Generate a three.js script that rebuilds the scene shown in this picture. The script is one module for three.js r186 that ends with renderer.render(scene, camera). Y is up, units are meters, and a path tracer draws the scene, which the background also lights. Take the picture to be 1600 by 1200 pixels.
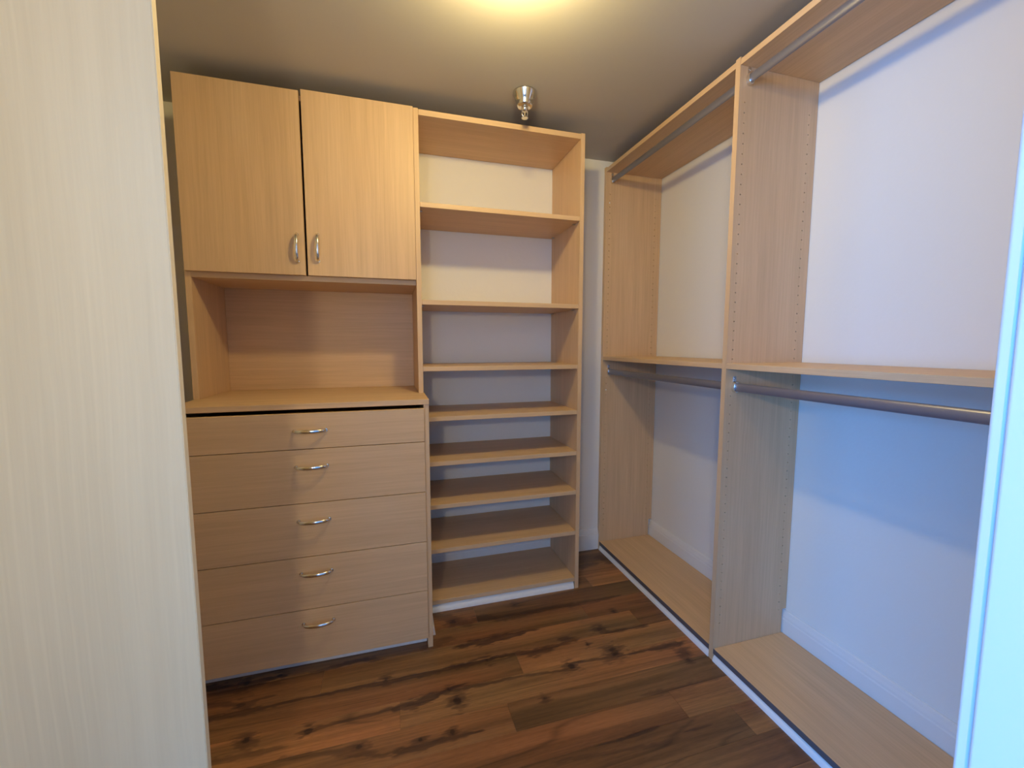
import * as THREE from 'three';
import { RoundedBoxGeometry } from 'three/addons/geometries/RoundedBoxGeometry.js';
import { mergeGeometries } from 'three/addons/utils/BufferGeometryUtils.js';
import { RectAreaLightUniformsLib } from 'three/addons/lights/RectAreaLightUniformsLib.js';

// ---------------------------------------------------------------- camera, sky, exposure
RectAreaLightUniformsLib.init();
const scene = new THREE.Scene();
const renderer = new THREE.WebGLRenderer();
renderer.toneMapping = THREE.LinearToneMapping;
renderer.toneMappingExposure = 1.0;
renderer.shadowMap.enabled = true;

const camera = new THREE.PerspectiveCamera(2 * Math.atan(600 / 654.58) * 180 / Math.PI, 4 / 3, 0.02, 60);
camera.position.set(0, 1.1484, 2.0637);
camera.rotation.order = 'YXZ';
camera.rotation.set(-5.325 * Math.PI / 180, -16.179 * Math.PI / 180, 0);

const P_LAMP = 1.42, P_WIN = 40, P_ROOM = 1.85;
scene.background = new THREE.Color().setRGB(0.05,0.345,1.0).multiplyScalar(P_WIN / 30);

// blue daylight of an unseen bedroom window, placed to light jamb and right wall
const unseenWindowLight = new THREE.RectAreaLight(new THREE.Color().setRGB(0.05,0.345,1.0), P_WIN, 2.1, 1.5);
unseenWindowLight.position.set(-3.38, 1.35, 3.7);
unseenWindowLight.rotation.set(0, -Math.PI / 2, 0);
scene.add(unseenWindowLight);

const LAMP = [0.31, 2.042, 1.04];               // bulb in the closet ceiling, just above the frame
const LAMP_COLOR = new THREE.Color().setRGB(1.0, 0.765, 0.315);
const UNSEEN_ROOM_LAMP = [-0.30, 1.40, 2.50];          // unseen bedroom lamp, placed to light the left panel

// ---------------------------------------------------------------- helpers
let seed = 7;
function rnd() { seed = (seed * 1664525 + 1013904223) >>> 0; return seed / 4294967296; }
const taken = new Map();
function numbered(name) {
  const n = taken.get(name) || 0; taken.set(name, n + 1);
  return n ? name + '_' + String(n).padStart(3, '0') : name;
}
function fin(m) { m.castShadow = true; m.receiveShadow = true; return m; }
function thing(name, label, category, pos, group) {
  const g = new THREE.Group(); g.name = numbered(name); g.position.set(...pos);
  g.userData = { label, category }; if (group) g.userData.group = group;
  scene.add(g); return g;
}
// a part: geometry given in world coordinates, shifted into its parent's frame (parents are only moved, never turned)
const wpos = (o) => { const v = new THREE.Vector3(); for (let p = o; p && p !== scene; p = p.parent) v.add(p.position); return v; };
function part(name, geo, mat, parent, label) {
  const m = fin(new THREE.Mesh(geo, mat)); m.name = name;
  const w = wpos(parent); geo.translate(-w.x, -w.y, -w.z);
  if (label) m.userData.label = label;
  parent.add(m); return m;
}
function structure(name, geo, mat, label) {
  const m = fin(new THREE.Mesh(geo, mat)); m.name = name; m.userData.kind = 'structure';
  if (label) m.userData.label = label;
  scene.add(m); return m;
}
// uv in metres: v runs along the grain axis
function grainUV(g, axis, ou = rnd(), ov = rnd()) {
  const p = g.attributes.position, n = g.attributes.normal, uv = new Float32Array(p.count * 2);
  const gi = 'xyz'.indexOf(axis);
  for (let i = 0; i < p.count; i++) {
    const P = [p.getX(i), p.getY(i), p.getZ(i)], N = [Math.abs(n.getX(i)), Math.abs(n.getY(i)), Math.abs(n.getZ(i))];
    const k = N[0] >= N[1] && N[0] >= N[2] ? 0 : N[1] >= N[2] ? 1 : 2;
    const o = [0, 1, 2].filter(a => a !== k);
    let u, v;
    if (k === gi) { u = P[o[0]]; v = P[o[1]] * 0.2; } else { v = P[gi]; u = P[o.find(a => a !== gi)] + P[k]; }
    uv[2 * i] = u / 0.5 + ou; uv[2 * i + 1] = v / 1.0 + ov;
  }
  g.setAttribute('uv', new THREE.BufferAttribute(uv, 2)); return g;
}
function box(x0, x1, y0, y1, z0, z1, r = 0.0009, axis = 'y') {
  const w = x1 - x0, h = y1 - y0, d = z1 - z0;
  const g = r > 0 ? new RoundedBoxGeometry(w, h, d, 1, Math.min(r, w / 3, h / 3, d / 3)) : new THREE.BoxGeometry(w, h, d);
  g.translate((x0 + x1) / 2, (y0 + y1) / 2, (z0 + z1) / 2);
  return grainUV(g, axis);
}
const merge = (list) => mergeGeometries(list.map(g => { const h = g.index ? g.toNonIndexed() : g; return h; }));
// profile polygon extruded along z, then placed
function prism(pts, depth, place, axis) {
  const s = new THREE.Shape(pts.map(p => new THREE.Vector2(...p)));
  const g = new THREE.ExtrudeGeometry(s, { depth, bevelEnabled: false, curveSegments: 8 });
  if (place) g.applyMatrix4(place);
  return grainUV(g, axis || 'y');
}

// ---------------------------------------------------------------- procedural textures
function lattice(seed0) {
  const h = (x, y) => { let n = (x * 374761393 + y * 668265263 + seed0 * 1274126177) | 0; n = Math.imul(n ^ (n >>> 13), 1274126177); n ^= n >>> 16; return (n >>> 0) / 4294967296; };
  return (x, y, px, py) => {
    const xi = Math.floor(x), yi = Math.floor(y); let fx = x - xi, fy = y - yi;
    fx = fx * fx * (3 - 2 * fx); fy = fy * fy * (3 - 2 * fy);
    const m = (a, b) => ((a % b) + b) % b;
    const x0 = m(xi, px), x1 = m(xi + 1, px), y0 = m(yi, py), y1 = m(yi + 1, py);
    return (h(x0, y0) * (1 - fx) + h(x1, y0) * fx) * (1 - fy) + (h(x0, y1) * (1 - fx) + h(x1, y1) * fx) * fy;
  };
}
function dataTexture(w, h, f, srgb = true) {
  const d = new Uint8Array(w * h * 4), c = [0, 0, 0];
  for (let y = 0; y < h; y++) for (let x = 0; x < w; x++) {
    f(x / w, y / h, c); const i = (y * w + x) * 4;
    d[i] = c[0]; d[i + 1] = c[1]; d[i + 2] = c[2]; d[i + 3] = 255;
  }
  const t = new THREE.DataTexture(d, w, h, THREE.RGBAFormat);
  t.wrapS = t.wrapT = THREE.RepeatWrapping; t.magFilter = THREE.LinearFilter; t.minFilter = THREE.LinearFilter;
  if (srgb) t.colorSpace = THREE.SRGBColorSpace;
  t.needsUpdate = true; return t;
}
const clamp = (v, a = 0, b = 255) => v < a ? a : v > b ? b : v;
function woodTexture(base, amp, figure, s0, fine = 1) {
  const n1 = lattice(s0), n2 = lattice(s0 + 1), n3 = lattice(s0 + 2);
  return dataTexture(1024, 1024, (u, v, c) => {
    const w = u + 0.018 * (n3(u * 5, v * 3, 5, 3) - 0.5) + 0.004 * (n3(u * 24, v * 12, 24, 12) - 0.5);
    let t = 0;
    t += 0.30 * (n1(w * 14, v * 2, 14, 2) - 0.5);
    t += fine * 0.34 * (n2(w * 60, v * 4, 60, 4) - 0.5);
    t += fine * 0.30 * (n1(w * 180, v * 8, 180, 8) - 0.5);
    t += fine * 0.20 * (n2(u * 420, v * 26, 420, 26) - 0.5);
    const cath = Math.sin((w * 26 + 2.2 * n3(u * 3, v * 2, 3, 2)) * 6.283);
    t += figure * 0.2 * (cath > 0.55 ? cath - 0.55 : 0) * (n2(u * 6, v * 5, 6, 5) - 0.3);
    const wa = n3(u * 4, v * 5, 4, 5) - 0.5;
    c[0] = clamp(base[0] * (1 + amp * t)); c[1] = clamp(base[1] * (1 + amp * 1.15 * t - 0.012 * wa)); c[2] = clamp(base[2] * (1 + amp * 1.4 * t - 0.03 * wa));
  });
}
const mapleMap = woodTexture([213, 180, 142], 0.11, 1, 11);
const paleMap = woodTexture([240, 223, 189], 0.13, 3, 31, 0.3);
const plasterBump = (() => {
  const a = lattice(71), b = lattice(72);
  return dataTexture(512, 512, (u, v, c) => { const t = 128 + 70 * (a(u * 90, v * 90, 90, 90) - 0.5) + 90 * (b(u * 200, v * 200, 200, 200) - 0.5); c[0] = c[1] = c[2] = t; }, false);
})();

const std = (o) => new THREE.MeshStandardMaterial(o);
const M = {
  maple: std({ map: mapleMap, roughness: 0.48 }),
  pale: std({ map: paleMap, roughness: 0.5 }),
  wall: std({ color: new THREE.Color().setRGB(0.84, 0.83, 0.79), roughness: 0.85, bumpMap: plasterBump, bumpScale: 0.0004 }),
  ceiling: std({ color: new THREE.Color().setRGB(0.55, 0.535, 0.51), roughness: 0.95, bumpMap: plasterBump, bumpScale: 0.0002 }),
  trim: std({ color: new THREE.Color().setRGB(0.64, 0.645, 0.645), roughness: 0.42 }),
  baseboard: std({ color: new THREE.Color().setRGB(0.80, 0.80, 0.79), roughness: 0.42 }),
  strip: std({ color: new THREE.Color().setRGB(0.88, 0.88, 0.87), roughness: 0.35 }),
  chrome: std({ color: new THREE.Color().setRGB(0.78, 0.77, 0.75), metalness: 1, roughness: 0.14 }),
  rod: std({ color: new THREE.Color().setRGB(0.28, 0.28, 0.33), metalness: 0.6, roughness: 0.34 }),
  steel: std({ color: new THREE.Color().setRGB(0.60, 0.60, 0.60), metalness: 1, roughness: 0.35 }),
  porcelain: std({ color: new THREE.Color().setRGB(0.82, 0.81, 0.78), roughness: 0.3 }),
  darkEdge: std({ color: new THREE.Color().setRGB(0.12, 0.10, 0.105), roughness: 0.6 }),
};

// ---------------------------------------------------------------- sizes of the place (metres; back wall z = 0, right wall x = 1.4385)
const XW = 1.4385, XL = -0.85, H = 2.106, ZF = 1.90, ZO = 2.02, T = 0.12;
const JR = 0.374, JL = -0.52, DOORH = 2.03;
const ROOM = { x0: -3.4, x1: 2.3, z1: 5.2, h: 2.45 };

// ---------------------------------------------------------------- floor: rustic brown laminate, plank by plank
const FLOOR = { x0: -1.0, x1: 1.5, z0: 0, z1: 2.0 };
const ROW = 0.1035, ROW0 = 0.8615;
const seams = {                                  // x of the plank ends in each row (row 0 starts at z = ROW0)
  '-9': [-0.3, 0.7], '-8': [0.1, 1.2], '-7': [-0.6, 0.5], '-6': [0.9], '-5': [0.322, 1.25], '-4': [-0.52, 0.78], '-3': [-0.252, 0.97],
  '-2': [-0.78, 0.42, 1.34], '-1': [0.0, 1.04], '0': [0.332], '1': [-0.35, 0.86], '2': [1.012, -0.1], '3': [0.45], '4': [-0.6, 0.7], '5': [0.15, 1.2],
  '6': [-0.3, 0.9], '7': [0.5], '8': [-0.1, 1.1], '9': [0.3], '10': [-0.5, 0.8],
};
const tone = { '-6|0': 1.0, '-5|0': 0.95, '-5|1': 0.84, '-4|1': 1.0, '-3|0': 0.92, '-3|1': 1.02, '-2|1': 0.95, '-1|0': 1.15, '-1|1': 1.1, '0|0': 0.98, '0|1': 0.84, '1|0': 1.02, '1|1': 0.95, '2|1': 0.9 };
const planks = [];
for (let k = -9; k <= 10; k++) {
  const z0 = ROW0 + k * ROW, z1 = z0 + ROW; if (z1 < 0.01 || z0 > ZO) continue;
  const ends = [XL, ...(seams[k] || []).slice().sort((a, b) => a - b), XW];
  for (let i = 0; i < ends.length - 1; i++) planks.push({ k, i, x0: ends[i], x1: ends[i + 1], z0: Math.max(z0, 0), z1: Math.min(z1, ZO), tone: tone[k + '|' + i] || 0.85 + 0.3 * rnd(), s: rnd() * 50 });
}
// dark mineral streaks and knots of the boards: [x, z, half width] polylines and [x, z, rx, rz] spots in metres on the floor
const streaks = [
  { a: 0.8, p: [[-0.622, 0.524, 0.013], [-0.574, 0.541, 0.018], [-0.502, 0.548, 0.024], [-0.461, 0.538, 0.015], [-0.398, 0.536, 0.012]] },
  { a: 0.55, p: [[-0.257, 0.546, 0.007], [-0.141, 0.53, 0.01], [-0.069, 0.551, 0.003]] },
  { a: 0.7, p: [[-0.567, 0.663, 0.011], [-0.469, 0.661, 0.013], [-0.4, 0.664, 0.008], [-0.29, 0.658, 0.006], [-0.172, 0.66, 0.009], [-0.045, 0.661, 0.014], [0.079, 0.668, 0.009], [0.215, 0.662, 0.009]] },
  { a: 0.55, p: [[-0.595, 0.6, 0.009], [-0.49, 0.626, 0.008], [-0.412, 0.618, 0.005]] },
  { a: 0.6, p: [[-0.264, 0.789, 0.007], [-0.151, 0.784, 0.005], [-0.076, 0.782, 0.007], [-0.028, 0.779, 0.01]] },
  { a: 0.85, p: [[-0.005, 0.781, 0.012], [0.041, 0.78, 0.019], [0.096, 0.77, 0.015], [0.157, 0.756, 0.01], [0.184, 0.747, 0.006]] },
  { a: 0.75, p: [[-0.002, 0.933, 0.01], [0.069, 0.934, 0.012], [0.124, 0.93, 0.008], [0.2, 0.932, 0.004]] },
  { a: 0.55, p: [[0.328, 0.421, 0.016], [0.431, 0.451, 0.02], [0.62, 0.439, 0.016], [0.811, 0.451, 0.013], [0.959, 0.444, 0.009]] },
  { a: 0.8, p: [[0.228, 0.565, 0.01], [0.303, 0.565, 0.021], [0.402, 0.56, 0.018], [0.507, 0.556, 0.007]] },
  { a: 0.75, p: [[0.079, 0.668, 0.009], [0.19, 0.661, 0.012], [0.31, 0.66, 0.012], [0.44, 0.658, 0.013], [0.488, 0.675, 0.019], [0.586, 0.662, 0.009], [0.653, 0.656, 0.006]] },
  { a: 0.6, p: [[0.618, 0.631, 0.006], [0.65, 0.651, 0.01]] },
  { a: 0.7, p: [[0.785, 0.625, 0.01], [0.818, 0.654, 0.007], [0.954, 0.657, 0.007]] },
  { a: 0.7, p: [[0.6, 0.761, 0.008], [0.683, 0.769, 0.005], [0.768, 0.777, 0.005], [0.872, 0.783, 0.003]] },
  { a: 0.6, p: [[0.072, 0.771, 0.012], [0.16, 0.762, 0.011], [0.27, 0.767, 0.008], [0.397, 0.766, 0.004], [0.567, 0.785, 0.005]] },
  { a: 0.8, p: [[0.885, 0.78, 0.006], [0.956, 0.783, 0.012], [1.037, 0.785, 0.015]] },
  { a: 0.6, p: [[1.033, 0.816, 0.011], [1.014, 0.855, 0.013]] },
  { a: 0.65, p: [[0.557, 1.072, 0.003], [0.618, 1.075, 0.005], [0.668, 1.073, 0.007], [0.729, 1.066, 0.004]] },
  { a: 0.5, p: [[0.833, 1.105, 0.004], [0.875, 1.107, 0.003]] },
  { a: 0.5, p: [[1.06, 0.097, 0.019], [1.11, 0.182, 0.017], [1.186, 0.301, 0.011]] },
  { a: 0.5, p: [[0.933, 0.164, 0.023], [1.012, 0.153, 0.012]] },
  { a: 0.45, p: [[-0.496, 0.818, 0.011], [-0.426, 0.82, 0.012], [-0.344, 0.824, 0.006]] },
  { a: 0.5, p: [[0.096, 0.932, 0.006], [0.156, 0.934, 0.006]] },
  { a: 0.4, p: [[-0.32, 0.86, 0.008], [-0.185, 0.88, 0.006], [-0.046, 0.93, 0.006]] },
  { a: 0.35, p: [[0.432, 1.084, 0.007], [0.581, 1.102, 0.005], [0.739, 1.118, 0.007]] },
  { a: 0.35, p: [[0.783, 0.956, 0.007], [0.902, 0.964, 0.009], [1.041, 0.968, 0.004]] },
  { a: 0.35, p: [[0.188, 0.517, 0.021], [0.112, 0.539, 0.017]] },
  { a: 0.4, p: [[0.156, 0.345, 0.026], [0.242, 0.414, 0.028], [0.277, 0.445, 0.015]] },
];
const knots = [[-0.489, 0.631, 0.016, 0.011], [-0.045, 0.655, 0.013, 0.012], [-0.264, 0.789, 0.012, 0.012], [-0.433, 0.768, 0.013, 0.011], [-0.115, 0.885, 0.011, 0.006], [0.054, 0.911, 0.009, 0.008], [0.149, 0.913, 0.008, 0.011], [0.31, 0.66, 0.011, 0.012], [0.785, 0.625, 0.013, 0.014], [0.7, 0.688, 0.007, 0.008], [0.78, 0.756, 0.02, 0.021], [0.595, 0.772, 0.014, 0.016], [0.161, 0.757, 0.01, 0.01], [0.181, 0.808, 0.012, 0.021], [0.455, 0.877, 0.01, 0.007], [1.019, 0.866, 0.009, 0.008], [0.157, 0.753, 0.01, 0.011], [-0.399, 0.532, 0.011, 0.013], [-0.499, 0.538, 0.012, 0.015], [0.22, 0.416, 0.016, 0.016], [0.899, 0.538, 0.007, 0.01], [0.499, 0.375, 0.011, 0.009]];
const floorMap = (() => {
  const W = 2048, Hh = 1640, n1 = lattice(51), n2 = lattice(52), n3 = lattice(53), n4 = lattice(54);
  const dark = new Float32Array(W * Hh);
  const sx = W / (FLOOR.x1 - FLOOR.x0), sz = Hh / (FLOOR.z1 - FLOOR.z0);
  const spot = (x, z, rx, rz, a, jag) => {
    const X0 = Math.max(0, Math.floor((x - FLOOR.x0 - rx * 2) * sx)), X1 = Math.min(W - 1, Math.ceil((x - FLOOR.x0 + rx * 2) * sx));
    const Z0 = Math.max(0, Math.floor((z - rz * 2) * sz)), Z1 = Math.min(Hh - 1, Math.ceil((z + rz * 2) * sz));
    for (let j = Z0; j <= Z1; j++) for (let i = X0; i <= X1; i++) {
      const px = i / sx + FLOOR.x0, pz = j / sz;
      const w = 1 + jag * (n4(px * 60, pz * 220, 9999, 9999) - 0.5) + jag * (n3(px * 22, pz * 90, 9999, 9999) - 0.5);
      const d = Math.hypot((px - x) / rx, (pz - z) / rz) / Math.max(0.3, w);
      const v = a * (d < 0.55 ? 1 : d > 1.25 ? 0 : 1 - (d - 0.55) / 0.7);
      if (v > dark[j * W + i]) dark[j * W + i] = v;
    }
  };
  for (const s of streaks) for (let q = 0; q < s.p.length - 1; q++) {
    const [a, b, ra] = s.p[q], [c, d, rb] = s.p[q + 1], n = Math.ceil(Math.hypot(c - a, d - b) / 0.006);
    for (let t = 0; t <= n; t++) { const f = t / n; spot(a + (c - a) * f, b + (d - b) * f, 0.03, ra + (rb - ra) * f, s.a * 0.85, 0.9); }
  }
  for (const [x, z, rx, rz] of knots) { spot(x, z, rx * 2.2, rz * 1.9, 0.5, 1.2); spot(x, z, rx, rz, 0.95, 0.9); }
  const rowOf = {}; for (const p of planks) (rowOf[p.k] = rowOf[p.k] || []).push(p);
  return dataTexture(W, Hh, (u, v, c) => {
    const x = FLOOR.x0 + u * (FLOOR.x1 - FLOOR.x0), z = v * 2.0;
    const row = rowOf[Math.floor((z - ROW0) / ROW)] || planks;
    const p = row.find(q => x >= q.x0 && x < q.x1) || row[0];
    const s = p.s, B = 9999;
    const w = z + 0.006 * (n3(x * 5 + s, z * 14, B, B) - 0.5);
    let t = 0.42 * (n1(x * 1.6 + s, w * 22 + s, B, B) - 0.5) + 0.26 * (n2(x * 3 + s, w * 80, B, B) - 0.5) + 0.18 * (n1(x * 7, w * 260 + s, B, B) - 0.5) + 0.14 * (n2(x * 60, w * 700, B, B) - 0.5);
    const r = Math.abs(n4(x * 1.6 + s, w * 17 + s, B, B) - 0.5); const vein = Math.max(0, 0.035 - r) / 0.035 * (n3(x * 3 + s, z * 8, B, B) > 0.52 ? 1 : 0.25);
    let k = p.tone * (1 + 0.8 * t) * (1 - 0.2 * vein);
    const red = n3(x * 2.5 + s * 2, z * 9 + s, B, B) - 0.5;
    let R = 136 * k * (1 + 0.06 * red), G = 96 * k * (1 - 0.10 * red), Bl = 62 * k * (1 - 0.12 * red);
    const d = dark[Math.min(Hh - 1, Math.floor(v * Hh)) * W + Math.min(W - 1, Math.floor(u * W))];
    const f = d * (0.8 + 0.4 * (n1(x * 30, w * 160, B, B) - 0.5));
    R += (34 - R) * f; G += (20 - G) * f; Bl += (22 - Bl) * f;
    c[0] = clamp(R); c[1] = clamp(G); c[2] = clamp(Bl);
  });
})();
M.plank = std({ map: floorMap, roughness: 0.42 });
M.subfloor = std({ color: 0x1a100c, roughness: 0.9 });
{
  const f = structure('floor', new THREE.BoxGeometry(XW - XL + 2 * T, 0.1, ZO + 2 * T).translate((XW + XL) / 2, -0.0615, ZO / 2), M.subfloor, 'dark brown rustic wood plank flooring with knots');
  for (const p of planks) {
    const g = 0.0002, b = 0.0006, w = p.x1 - p.x0 - 2 * g, d = p.z1 - p.z0 - 2 * g;
    const geo = new RoundedBoxGeometry(w, 0.012, d, 1, b);
    geo.translate((p.x0 + p.x1) / 2, -0.006, (p.z0 + p.z1) / 2);
    const q = geo.attributes.position, uv = geo.attributes.uv;
    for (let i = 0; i < q.count; i++) uv.setXY(i, (q.getX(i) - FLOOR.x0) / (FLOOR.x1 - FLOOR.x0), q.getZ(i) / 2.0);
    part('plank', geo, M.plank, f);
  }
}

// ---------------------------------------------------------------- shell of the closet
function metreUV(g, s = 1.2) { grainUV(g, 'y', 0, 0); const a = g.attributes.uv; for (let i = 0; i < a.count; i++) a.setXY(i, a.getX(i) * 0.5 / s, a.getY(i) / s); return g; }
const wbox = (...a) => metreUV(box(...a, 0));
structure('wall_back', wbox(XL - T, XW + T, -0.02, ROOM.h, -T, 0), M.wall, 'white painted wall behind the shelves');
structure('wall_right', wbox(XW, XW + T, -0.02, ROOM.h, 0, ZO), M.wall, 'white painted wall behind the hanging rods');
structure('wall_left', wbox(XL - T, XL, -0.02, ROOM.h, 0, ZO), M.wall);
structure('wall_front', merge([
  wbox(XL, JL - 0.02, -0.02, ROOM.h, ZF, ZO), wbox(JR + 0.02, XW, -0.02, ROOM.h, ZF, ZO), wbox(JL - 0.02, JR + 0.02, DOORH + 0.02, ROOM.h, ZF, ZO),
]), M.wall);
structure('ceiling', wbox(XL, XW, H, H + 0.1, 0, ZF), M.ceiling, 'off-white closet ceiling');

// baseboards with a moulded top
function baseboard(name, x0, z0, len, turn, h, label) {
  const t = 0.0145;
  const prof = [[0, 0], [t, 0], [t, h - 0.034], [t - 0.002, h - 0.030], [t - 0.0025, h - 0.022], [t - 0.006, h - 0.012], [t - 0.008, h - 0.004], [t - 0.011, h], [0, h]];
  const m = new THREE.Matrix4().makeTranslation(x0, 0, z0).multiply(new THREE.Matrix4().makeRotationY(turn));
  return structure(name, prism(prof, len, m, 'z'), M.baseboard, label);
}
baseboard('baseboard_back', XW - 0.016, 0, XW - XL - 0.032, -Math.PI / 2, 0.121, 'white moulded baseboard of the back wall');
baseboard('baseboard_right', XW, ZF, ZF - 0.016, Math.PI, 0.133, 'white moulded baseboard behind the hanging bays');
baseboard('baseboard_left', XL, 0.016, ZF - 0.016, 0, 0.121);
// door lining, stops and casing (the right side shows at the picture's edge)
{
  const lining = (x0, x1) => box(x0, x1, 0, DOORH, ZF - 0.002, ZO + 0.002, 0.003);
  structure('trim_1', merge([lining(JR, JR + 0.02), box(JR - 0.011, JR + 0.0005, 0, DOORH, ZF + 0.042, ZF + 0.078, 0.002)]), M.trim, 'white painted door jamb at the right edge');
  structure('trim_2', merge([lining(JL - 0.02, JL), box(JL - 0.0005, JL + 0.011, 0, DOORH, ZF + 0.042, ZF + 0.078, 0.002)]), M.trim);
  structure('trim_3', box(JL, JR, DOORH, DOORH + 0.02, ZF - 0.002, ZO + 0.002, 0.003), M.trim);
  structure('trim_4', box(JR + 0.005, JR + 0.062, 0, DOORH + 0.005, ZF - 0.012, ZF - 0.0022, 0.0035), M.trim, 'white painted door casing at the right edge');
  structure('trim_5', box(JL - 0.062, JL - 0.005, 0, DOORH + 0.005, ZF - 0.012, ZF - 0.0022, 0.0035), M.trim);
  structure('trim_6', box(JL - 0.062, JR + 0.062, DOORH + 0.0055, DOORH + 0.0625, ZF - 0.012, ZF - 0.0022, 0.0035), M.trim);
}

// ---------------------------------------------------------------- the bedroom behind the camera: floor, walls, ceiling and an unseen window placed to light the right wall
{
  const { x0, x1, z1, h } = ROOM;
  structure('floor_bedroom', wbox(x0, x1, -0.10, 0, ZO + 0.001, z1), std({ color: new THREE.Color().setRGB(0.16, 0.085, 0.05), roughness: 0.45 }));
  structure('ceiling_bedroom', wbox(x0, x1, h, h + 0.1, ZO, z1), M.ceiling);
  structure('wall_bedroom_end', wbox(x0 - T, x1 + T, -0.1, h + 0.1, z1, z1 + T), M.wall);
  structure('wall_bedroom_right', wbox(x1, x1 + T, -0.1, h + 0.1, ZF, z1), M.wall);
  structure('wall_bedroom_near', merge([wbox(x0, XL - T, -0.02, h, ZF, ZO), wbox(XW + T, x1, -0.02, h, ZF, ZO)]), M.wall);
  const wz0 = 2.6, wz1 = 4.8, wy0 = 0.55, wy1 = 2.15;
  structure('wall_bedroom_left', merge([wbox(x0 - T, x0, -0.1, wy0, ZF, z1), wbox(x0 - T, x0, wy1, h + 0.1, ZF, z1), wbox(x0 - T, x0, wy0, wy1, ZF, wz0), wbox(x0 - T, x0, wy0, wy1, wz1, z1)]), M.wall);
  const xw = x0 - 0.07;
  const w = structure('unseen_window_1', merge([  // out of view; position and size chosen for the blue light it sends in
    box(xw - 0.02, xw + 0.02, wy0, wy0 + 0.04, wz0, wz1, 0.002), box(xw - 0.02, xw + 0.02, wy1 - 0.04, wy1, wz0, wz1, 0.002),
    box(xw - 0.02, xw + 0.02, wy0 + 0.04, wy1 - 0.04, wz0, wz0 + 0.04, 0.002), box(xw - 0.02, xw + 0.02, wy0 + 0.04, wy1 - 0.04, wz1 - 0.04, wz1, 0.002),
  ]), M.trim);
  part('pane', box(xw - 0.003, xw + 0.003, wy0 + 0.04, wy1 - 0.04, wz0 + 0.04, wz1 - 0.04, 0), new THREE.MeshPhysicalMaterial({ color: 0xffffff, transmission: 1, roughness: 0, thickness: 0, ior: 1.45 }), w);
}

// ---------------------------------------------------------------- lamps
function bulbLamp(label, [x, y, z], top, r, color, power, glow) {
  const g = thing('ceiling_lamp', label, 'lamp', [x, top, z]);
  part('lamp_base', new THREE.LatheGeometry([[0.0, 0], [0.055, 0], [0.057, -0.006], [0.05, -0.010], [0.034, -0.015], [0.025, -0.024], [0.0, -0.025]].map(p => new THREE.Vector2(...p)), 40).translate(x, top, z), M.porcelain, g);
  const pts = [[0.0001, -r]]; for (let a = -80; a <= 50; a += 10) pts.push([r * Math.cos(a * Math.PI / 180), r * Math.sin(a * Math.PI / 180)]);
  pts.push([0.014, top - 0.024 - y], [0.0001, top - 0.024 - y]);
  part('bulb', new THREE.LatheGeometry(pts.map(p => new THREE.Vector2(...p)), 40).translate(x, y, z), std({ color: 0x222222, emissive: color, emissiveIntensity: glow, roughness: 0.4 }), g);
  const l = new THREE.PointLight(color, power, 0, 2); l.position.set(0, y - top, 0); l.shadow.radius = r / 0.02; l.castShadow = true; g.add(l);
}
bulbLamp('bare warm bulb in a porcelain ceiling socket above the closet floor', LAMP, H, 0.032, LAMP_COLOR, P_LAMP, 3);
{
  const [x, y, z] = UNSEEN_ROOM_LAMP, color = new THREE.Color().setRGB(1.0, 0.81, 0.50), g = thing('unseen_floor_lamp', 'unseen slim floor lamp behind the camera, placed to light the left panel', 'lamp', [x, 0, z]);  // out of view behind the camera, lights the left panel and drawer fronts
  part('base', new THREE.LatheGeometry([[0, 0], [0.13, 0], [0.132, 0.008], [0.12, 0.018], [0.02, 0.026], [0, 0.026]].map(p => new THREE.Vector2(...p)), 40).translate(x, 0, z), M.steel, g);
  part('pole', new THREE.CylinderGeometry(0.009, 0.009, y - 0.106, 20).translate(x, 0.024 + (y - 0.106) / 2, z), M.steel, g);
  part('socket', new THREE.CylinderGeometry(0.019, 0.016, 0.05, 24).translate(x, y - 0.062, z), M.porcelain, g);
  part('bulb', new THREE.SphereGeometry(0.045, 32, 20).translate(x, y, z), std({ color: 0x222222, emissive: color, emissiveIntensity: 3, roughness: 0.4 }), g);
  const l = new THREE.PointLight(color, P_ROOM, 0, 2); l.position.set(0, y, 0); l.shadow.radius = 2.2; l.castShadow = true; g.add(l);
}

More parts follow.
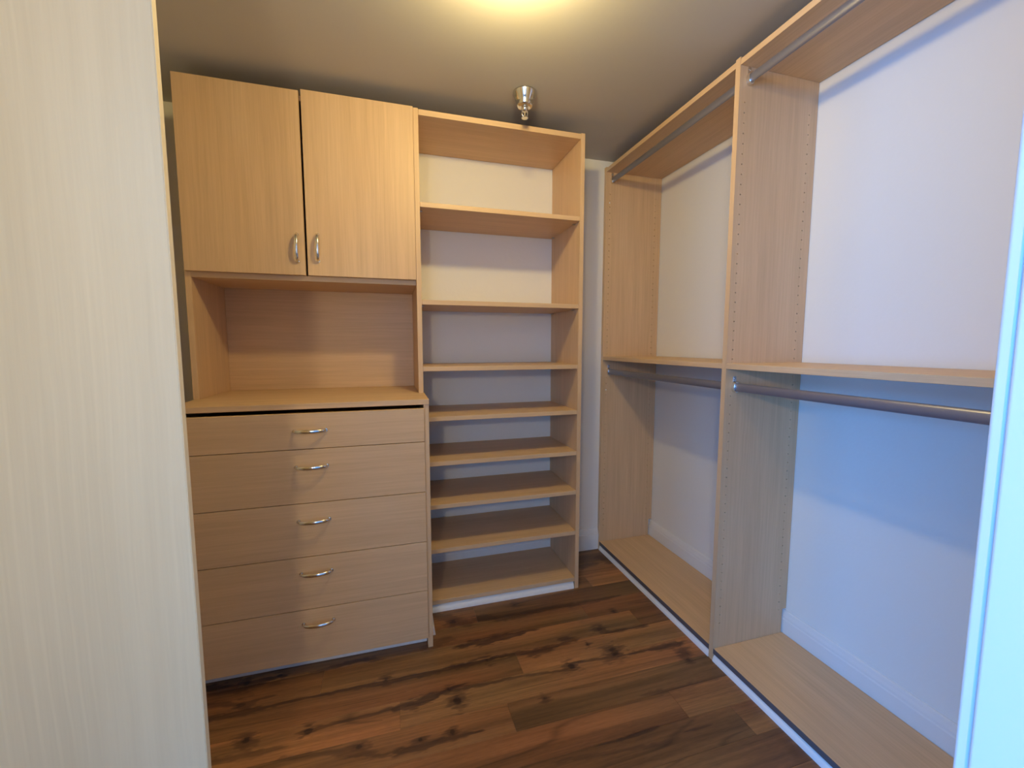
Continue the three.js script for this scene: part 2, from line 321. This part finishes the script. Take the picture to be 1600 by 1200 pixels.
// ---------------------------------------------------------------- handles
function pull(L, bow, turn) {                    // chrome bow pull along x, bowing out to +z
  const N = 28, K = 12, pos = [], idx = [];
  for (let i = 0; i <= N; i++) {
    const t = i / N, a = Math.PI * t;
    const px = -L / 2 * Math.cos(a) * (1 + 0.03 * Math.sin(a)), pz = bow * Math.pow(Math.sin(a), 0.75);
    const e = 0.02, t2 = Math.min(1, t + e), t1 = Math.max(0, t - e);
    let dx = -Math.cos(Math.PI * t2) * L / 2 + Math.cos(Math.PI * t1) * L / 2, dz = bow * (Math.pow(Math.sin(Math.PI * t2), 0.75) - Math.pow(Math.sin(Math.PI * t1), 0.75));
    const l = Math.hypot(dx, dz); dx /= l; dz /= l;
    const s = Math.sin(a), ry = 0.0042 + 0.0024 * s, rn = 0.0036 + 0.0006 * s;
    for (let k = 0; k < K; k++) { const b = 2 * Math.PI * k / K; pos.push(px - dz * rn * Math.cos(b), ry * Math.sin(b), pz + dx * rn * Math.cos(b)); }
  }
  for (let i = 0; i < N; i++) for (let k = 0; k < K; k++) { const a = i * K + k, b = i * K + (k + 1) % K, c = a + K, d = b + K; idx.push(a, c, b, b, c, d); }
  const g = new THREE.BufferGeometry(); g.setAttribute('position', new THREE.Float32BufferAttribute(pos, 3)); g.setIndex(idx); g.computeVertexNormals();
  const foot = (x) => new THREE.CylinderGeometry(0.0056, 0.0068, 0.005, 16).rotateX(Math.PI / 2).translate(x, 0, 0.0024);
  const strip = (h) => { const q = h.index ? h.toNonIndexed() : h; q.deleteAttribute('uv'); return q; };
  const all = mergeGeometries([strip(g), strip(foot(-L / 2)), strip(foot(L / 2))]);
  if (turn) all.rotateZ(Math.PI / 2);
  return all;
}

// ---------------------------------------------------------------- chest of drawers under the countertop
const CY = 0.9537, ZC = 0.5365, ZD = 0.5555;
{
  const t = thing('drawer_cabinet', 'maple chest of five drawers below the countertop', 'drawers', [-0.275, 0, 0.27]);
  part('side_panel', box(0.1105, 0.1295, 0, CY - 0.019, 0.018, ZC), M.maple, t);
  part('side_panel', box(-0.682, -0.663, 0, CY - 0.019, 0.018, ZC), M.maple, t);
  part('bottom_panel', box(-0.662, 0.110, 0.05, 0.069, 0.018, ZC, 0.0009, 'x'), M.maple, t);
  part('back_panel', box(-0.662, 0.110, 0.07, CY - 0.019, 0.018, 0.026, 0.0009, 'x'), M.maple, t);
  part('plinth', box(-0.662, 0.109, 0.0, 0.0495, 0.484, 0.5005, 0.0015, 'x'), M.strip, t, 'white painted toe strip under the drawers');
  const ys = [0.9235, 0.8018, 0.6162, 0.4283, 0.2394, 0.0500], hy = [0.865, 0.743, 0.556, 0.372, 0.190];
  for (let i = 0; i < 5; i++) {
    const d = part('drawer', merge([
      box(-0.680, 0.1112, ys[i + 1] + 0.0011, ys[i] - 0.0011, ZC + 0.0008, ZD, 0.0011, 'x'),
      box(-0.65, 0.098, ys[i + 1] + 0.025, ys[i] - 0.03, 0.06, ZC + 0.001, 0, 'x'),
    ]), M.maple, t);
    part('handle', pull(0.096, 0.026).translate(-0.262, hy[i], ZD), M.chrome, d, 'chrome bow handle');
  }
}
{
  const c = box(-0.676, 0.1300, CY - 0.019, CY, 0.002, 0.541, 0.0012, 'x');
  const m = part('countertop', c, M.maple, scene); m.userData = { label: 'maple countertop above the drawers', category: 'countertop' };
}

// ---------------------------------------------------------------- wall cabinet (hutch) standing on the countertop
const ZS = 0.3345, SX0 = 0.1266, SX1 = 0.8297, ST = 2.0494;
{
  const z1 = 0.3145, t = thing('hutch_cabinet', 'maple hutch cabinet with two doors over an open niche', 'cabinet', [-0.28, CY, 0.16]);
  part('side_panel', box(-0.682, -0.663, CY, 2.043, 0.002, z1), M.maple, t);
  part('back_panel', box(-0.6628, 0.1072, CY, 2.024, 0.002, 0.008, 0.0009, 'x'), M.maple, t);
  part('top_panel', box(-0.6628, 0.1072, 2.0245, 2.043, 0.002, z1, 0.0009, 'x'), M.maple, t);
  part('bottom_panel', box(-0.6628, 0.1072, 1.386, 1.4055, 0.0085, z1, 0.0009, 'x'), M.maple, t);
  const dl = part('door', box(-0.6745, -0.2915, 1.4050, 2.0500, z1 + 0.001, ZS, 0.0012), M.maple, t);
  part('handle', pull(0.096, 0.026, true).translate(-0.316, 1.502, ZS), M.chrome, dl, 'chrome bow handle');
  const dr = part('door', box(-0.2835, 0.1070, 1.4050, 2.0555, z1 + 0.0015, ZS + 0.0012, 0.0012), M.maple, t);
  part('handle', pull(0.096, 0.026, true).translate(-0.246, 1.506, ZS + 0.001), M.chrome, dr, 'chrome bow handle');
}

// ---------------------------------------------------------------- tall shelf unit
{
  const t = thing('shelf_unit', 'tall open maple shelf unit with eight shelves', 'shelves', [0.48, 0, 0.17]);
  part('upright', box(SX0 - 0.0190, SX0, CY + 0.0003, ST + 0.003, 0.002, ZS), M.maple, t);
  part('upright', merge([box(SX1 - 0.019, SX1, 0, ST + 0.003, 0.019, ZS), box(SX1 - 0.0189, SX1 - 0.0001, 0.125, ST + 0.0029, 0.002, 0.0195, 0)]), M.maple, t);
  const x0 = SX0 + 0.0004, xl = 0.1306, x1 = SX1 - 0.0194;
  part('top_shelf', box(x0, x1, ST - 0.0215, ST, 0.002, ZS, 0.0012, 'x'), M.maple, t);
  const bottoms = [1.6873, 1.3095, 1.0412, 0.8336, 0.6434, 0.4580, 0.2636];
  bottoms.forEach((y, i) => {
    const s = part('shelf', box(i < 3 ? x0 : xl, x1, y, y + 0.019, 0.003, ZS - 0.001, 0.0012, 'x'), M.maple, t);
    for (const px of [x1 - 0.006, (i < 3 ? x0 : xl) + 0.006]) for (const pz of [0.035, 0.285])
      part('shelf_pin', new THREE.CylinderGeometry(0.0026, 0.0026, 0.012, 10).rotateZ(Math.PI / 2).translate(px, y - 0.0027, pz), M.steel, s);
    if (i === 2) part('shelf_clip', merge([box(x1 - 0.022, x1 - 0.0005, y - 0.0145, y - 0.0005, 0.018, 0.022, 0.0006), box(x1 - 0.022, x1 - 0.018, y - 0.0145, y - 0.0005, 0.022, 0.034, 0.0006)]), M.steel, s, 'small metal shelf clip');
  });
  part('bottom_shelf', box(xl, x1, 0.0352, 0.0542, 0.0155, ZS - 0.001, 0.0012, 'x'), M.maple, t);
}
// white quarter round strips along the feet of the units
function quarterRound(r, len, m) {
  const s = new THREE.Shape(); s.moveTo(0, 0); s.lineTo(r[0], 0); s.absellipse(0, 0, r[0], r[1], 0, Math.PI / 2, false); s.lineTo(0, 0);
  const g = new THREE.ExtrudeGeometry(s, { depth: len, bevelEnabled: false, curveSegments: 6 }); g.applyMatrix4(m); return grainUV(g, 'x');
}
const T4 = (x, y, z, turn) => new THREE.Matrix4().makeTranslation(x, y, z).multiply(new THREE.Matrix4().makeRotationY(turn));
structure('trim_7', quarterRound([0.026, 0.034], 0.661, T4(0.8075, 0, 0.3085, -Math.PI / 2)), M.strip, 'white quarter round strip at the foot of the shelf unit');
structure('trim_8', quarterRound([0.015, 0.033], 0.135, T4(0.1300, 0, 0.3390, 0)), M.strip, 'short white quarter round strip beside the drawers');

// ---------------------------------------------------------------- hanging unit along the right wall
const XR = 1.102, ZA = 0.0045, ZB = 0.874, PT = 0.019, ZE = ZB + PT + 0.851;
const RY = 2.061, RM = 1.0665, RB = 0.0463;
{
  const t = thing('hanging_unit', 'two-bay maple hanging unit along the right wall', 'closet unit', [1.27, 0, 0.85]);
  const nx = XW - 0.021, ny = 0.141;
  const outline = (holes) => {
    const s = new THREE.Shape([[XR, 0], [nx, 0], [nx, ny], [XW - 0.002, ny], [XW - 0.002, RY + 0.006], [XR, RY + 0.006]].map(p => new THREE.Vector2(...p)));
    if (holes) for (const hx of [XR + 0.024, XR + 0.298]) for (let y = 0.14; y < 1.95; y += 0.032) {
      if (Math.abs(y - RM - 0.01) < 0.016 || (hx < 1.2 && y > 0.985 && y < 1.045)) continue;
      const h = new THREE.Path(); h.absellipse(hx, y, 0.0026, 0.0026, 0, Math.PI * 2, true); s.holes.push(h);
    }
    return s;
  };
  const layer = (holes, z0, z1) => grainUV(new THREE.ExtrudeGeometry(outline(holes), { depth: z1 - z0, bevelEnabled: false, curveSegments: 3 }).translate(0, 0, z0), 'y', 0.3, z0 > 0.5 ? 0.6 : 0.1);
  part('upright', merge([layer(false, ZA, ZA + 0.008), layer(true, ZA + 0.008, ZA + PT)]), M.maple, t);
  part('upright', merge([layer(true, ZB, ZB + 0.008), layer(false, ZB + 0.008, ZB + 0.011), layer(true, ZB + 0.011, ZB + PT)]), M.maple, t);
  part('upright', merge([layer(true, ZE, ZE + 0.011), layer(false, ZE + 0.011, ZE + PT)]), M.maple, t);
  for (const [px, py] of [[1.125, 0.905], [1.124, 1.889]]) part('hole_plug', new THREE.CylinderGeometry(0.0034, 0.0034, 0.0016, 14).rotateX(Math.PI / 2).translate(px, py, ZA + PT + 0.0008), M.strip, t, 'small white hole plug');
  for (const [a, b] of [[ZA + PT + 0.0003, ZB - 0.0003], [ZB + PT + 0.0003, ZE - 0.0003]]) {
    part('top_shelf', box(XR + 0.0005, XW - 0.002, RY - 0.019, RY, a, b, 0.0012, 'z'), M.maple, t);
    part('middle_shelf', box(XR + 0.0005, XW - 0.002, RM, RM + 0.019, a, b, 0.0012, 'z'), M.maple, t);
    const bs = part('bottom_shelf', box(XR + 0.0035, XW - 0.016, RB - 0.019, RB, a, b, 0.0012, 'z'), M.maple, t);
    part('edge_band', box(XR + 0.001, XR + 0.0034, RB - 0.0188, RB - 0.0004, a, b, 0.0005, 'z'), M.darkEdge, bs, 'dark grey edge strip');
  }
  structure('trim_9', quarterRound([0.020, 0.0268], ZB - ZA - PT - 0.004, T4(XR + 0.018, 0, ZB - 0.002, Math.PI)), M.strip, 'white quarter round strip under the far hanging bay');
  structure('trim_10', quarterRound([0.020, 0.0268], ZE - ZB - PT - 0.004, T4(XR + 0.018, 0, ZE - 0.002, Math.PI)), M.strip, 'white quarter round strip under the near hanging bay');

  const rodAt = (label, y, a, b) => {
    const x = 1.138, r = thing('closet_rod', label, 'rod', [x, y, (a + b) / 2], 'hanging rods');
    const s = new THREE.Shape(); s.absellipse(0, 0, 0.0072, 0.0145, 0, Math.PI * 2);
    part('bar', grainUV(new THREE.ExtrudeGeometry(s, { depth: b - a - 0.004, bevelEnabled: false, curveSegments: 14 }).translate(x, y, a + 0.002), 'z'), M.rod, r);
    for (const [z, sg] of [[a, 1], [b, -1]]) {
      const cup = new THREE.Shape(); cup.absellipse(0, 0, 0.0115, 0.0185, 0, Math.PI * 2);
      const hole = new THREE.Path(); hole.absellipse(0, 0, 0.0079, 0.0152, 0, Math.PI * 2, true); cup.holes.push(hole);
      const c = new THREE.ExtrudeGeometry(cup, { depth: 0.013, bevelEnabled: true, bevelSize: 0.0007, bevelThickness: 0.0007, bevelSegments: 1, curveSegments: 12 }).translate(x, y, sg > 0 ? z + 0.001 : z - 0.0145);
      const tab = new RoundedBoxGeometry(0.013, 0.026, 0.003, 2, 0.001).translate(x, y + 0.0235, z + sg * 0.0017);
      const screw = new THREE.SphereGeometry(0.0042, 12, 6).scale(1, 1, 0.45).translate(x, y + 0.029, z + sg * 0.0032);
      part('bracket', merge([grainUV(c, 'z'), grainUV(tab, 'z'), grainUV(screw, 'z')]), M.chrome, r);
    }
  };
  rodAt('metal hanging rod under the top shelf of the far bay', 2.003, ZA + PT, ZB);
  rodAt('metal hanging rod under the top shelf of the near bay', 2.003, ZB + PT, ZE);
  rodAt('metal hanging rod under the middle shelf of the far bay', 1.004, ZA + PT, ZB);
  rodAt('metal hanging rod under the middle shelf of the near bay', 1.004, ZB + PT, ZE);
}

// ---------------------------------------------------------------- tall pale panel at the left edge of the picture
{
  const t = thing('partition_panel', 'tall pale maple panel filling the left edge of the picture', 'panel', [-0.63, 0, 1.31]);
  part('panel_board', box(XL + 0.001, -0.3109, 0, 2.085, 1.298, 1.311, 0.001), M.pale, t);
  part('edge_band', box(-0.3109, -0.3097, 0, 2.085, 1.2982, 1.3108, 0.0003), M.pale, t);
}

// ---------------------------------------------------------------- fire sprinkler in the ceiling
{
  const x = 0.519, z = 0.45, t = thing('fire_sprinkler', 'small chrome fire sprinkler head on the ceiling', 'sprinkler', [x, H, z]);
  const L = (pts, y = 0) => new THREE.LatheGeometry(pts.map(p => new THREE.Vector2(p[0] * 1.13, p[1])), 36).translate(x, H + y, z);
  part('escutcheon', L([[0.0, -0.001], [0.041, -0.001], [0.0415, -0.004], [0.038, -0.012], [0.0345, -0.022], [0.031, -0.030], [0.0275, -0.036], [0.027, -0.046], [0.023, -0.052], [0.012, -0.053], [0, -0.053]]), M.chrome, t);
  part('body', L([[0.0, -0.050], [0.0115, -0.050], [0.0115, -0.060], [0.008, -0.064], [0.008, -0.068], [0, -0.068]]), M.chrome, t);
  const arm = (s) => new THREE.TubeGeometry(new THREE.CatmullRomCurve3([[0.007 * s, -0.060, 0], [0.0115 * s, -0.070, 0], [0.0105 * s, -0.080, 0], [0.002 * s, -0.089, 0]].map(p => new THREE.Vector3(x + p[0], H + p[1], z + p[2]))), 12, 0.0021, 8);
  part('frame', mergeGeometries([arm(1), arm(-1)]), M.chrome, t);
  part('glass_bulb', new THREE.CylinderGeometry(0.0021, 0.0021, 0.019, 12).translate(x, H - 0.0775, z), new THREE.MeshPhysicalMaterial({ color: new THREE.Color().setRGB(0.35, 0.30, 0.24), roughness: 0.08 }), t);
  const teeth = new THREE.Shape(); for (let i = 0; i < 24; i++) { const a = i / 24 * Math.PI * 2, r = i % 2 ? 0.0145 : 0.0105; i ? teeth.lineTo(r * Math.cos(a), r * Math.sin(a)) : teeth.moveTo(r * Math.cos(a), r * Math.sin(a)); }
  part('deflector', new THREE.ExtrudeGeometry(teeth, { depth: 0.0014, bevelEnabled: false }).rotateX(Math.PI / 2).translate(x, H - 0.0905, z), M.chrome, t);
}

renderer.render(scene, camera);
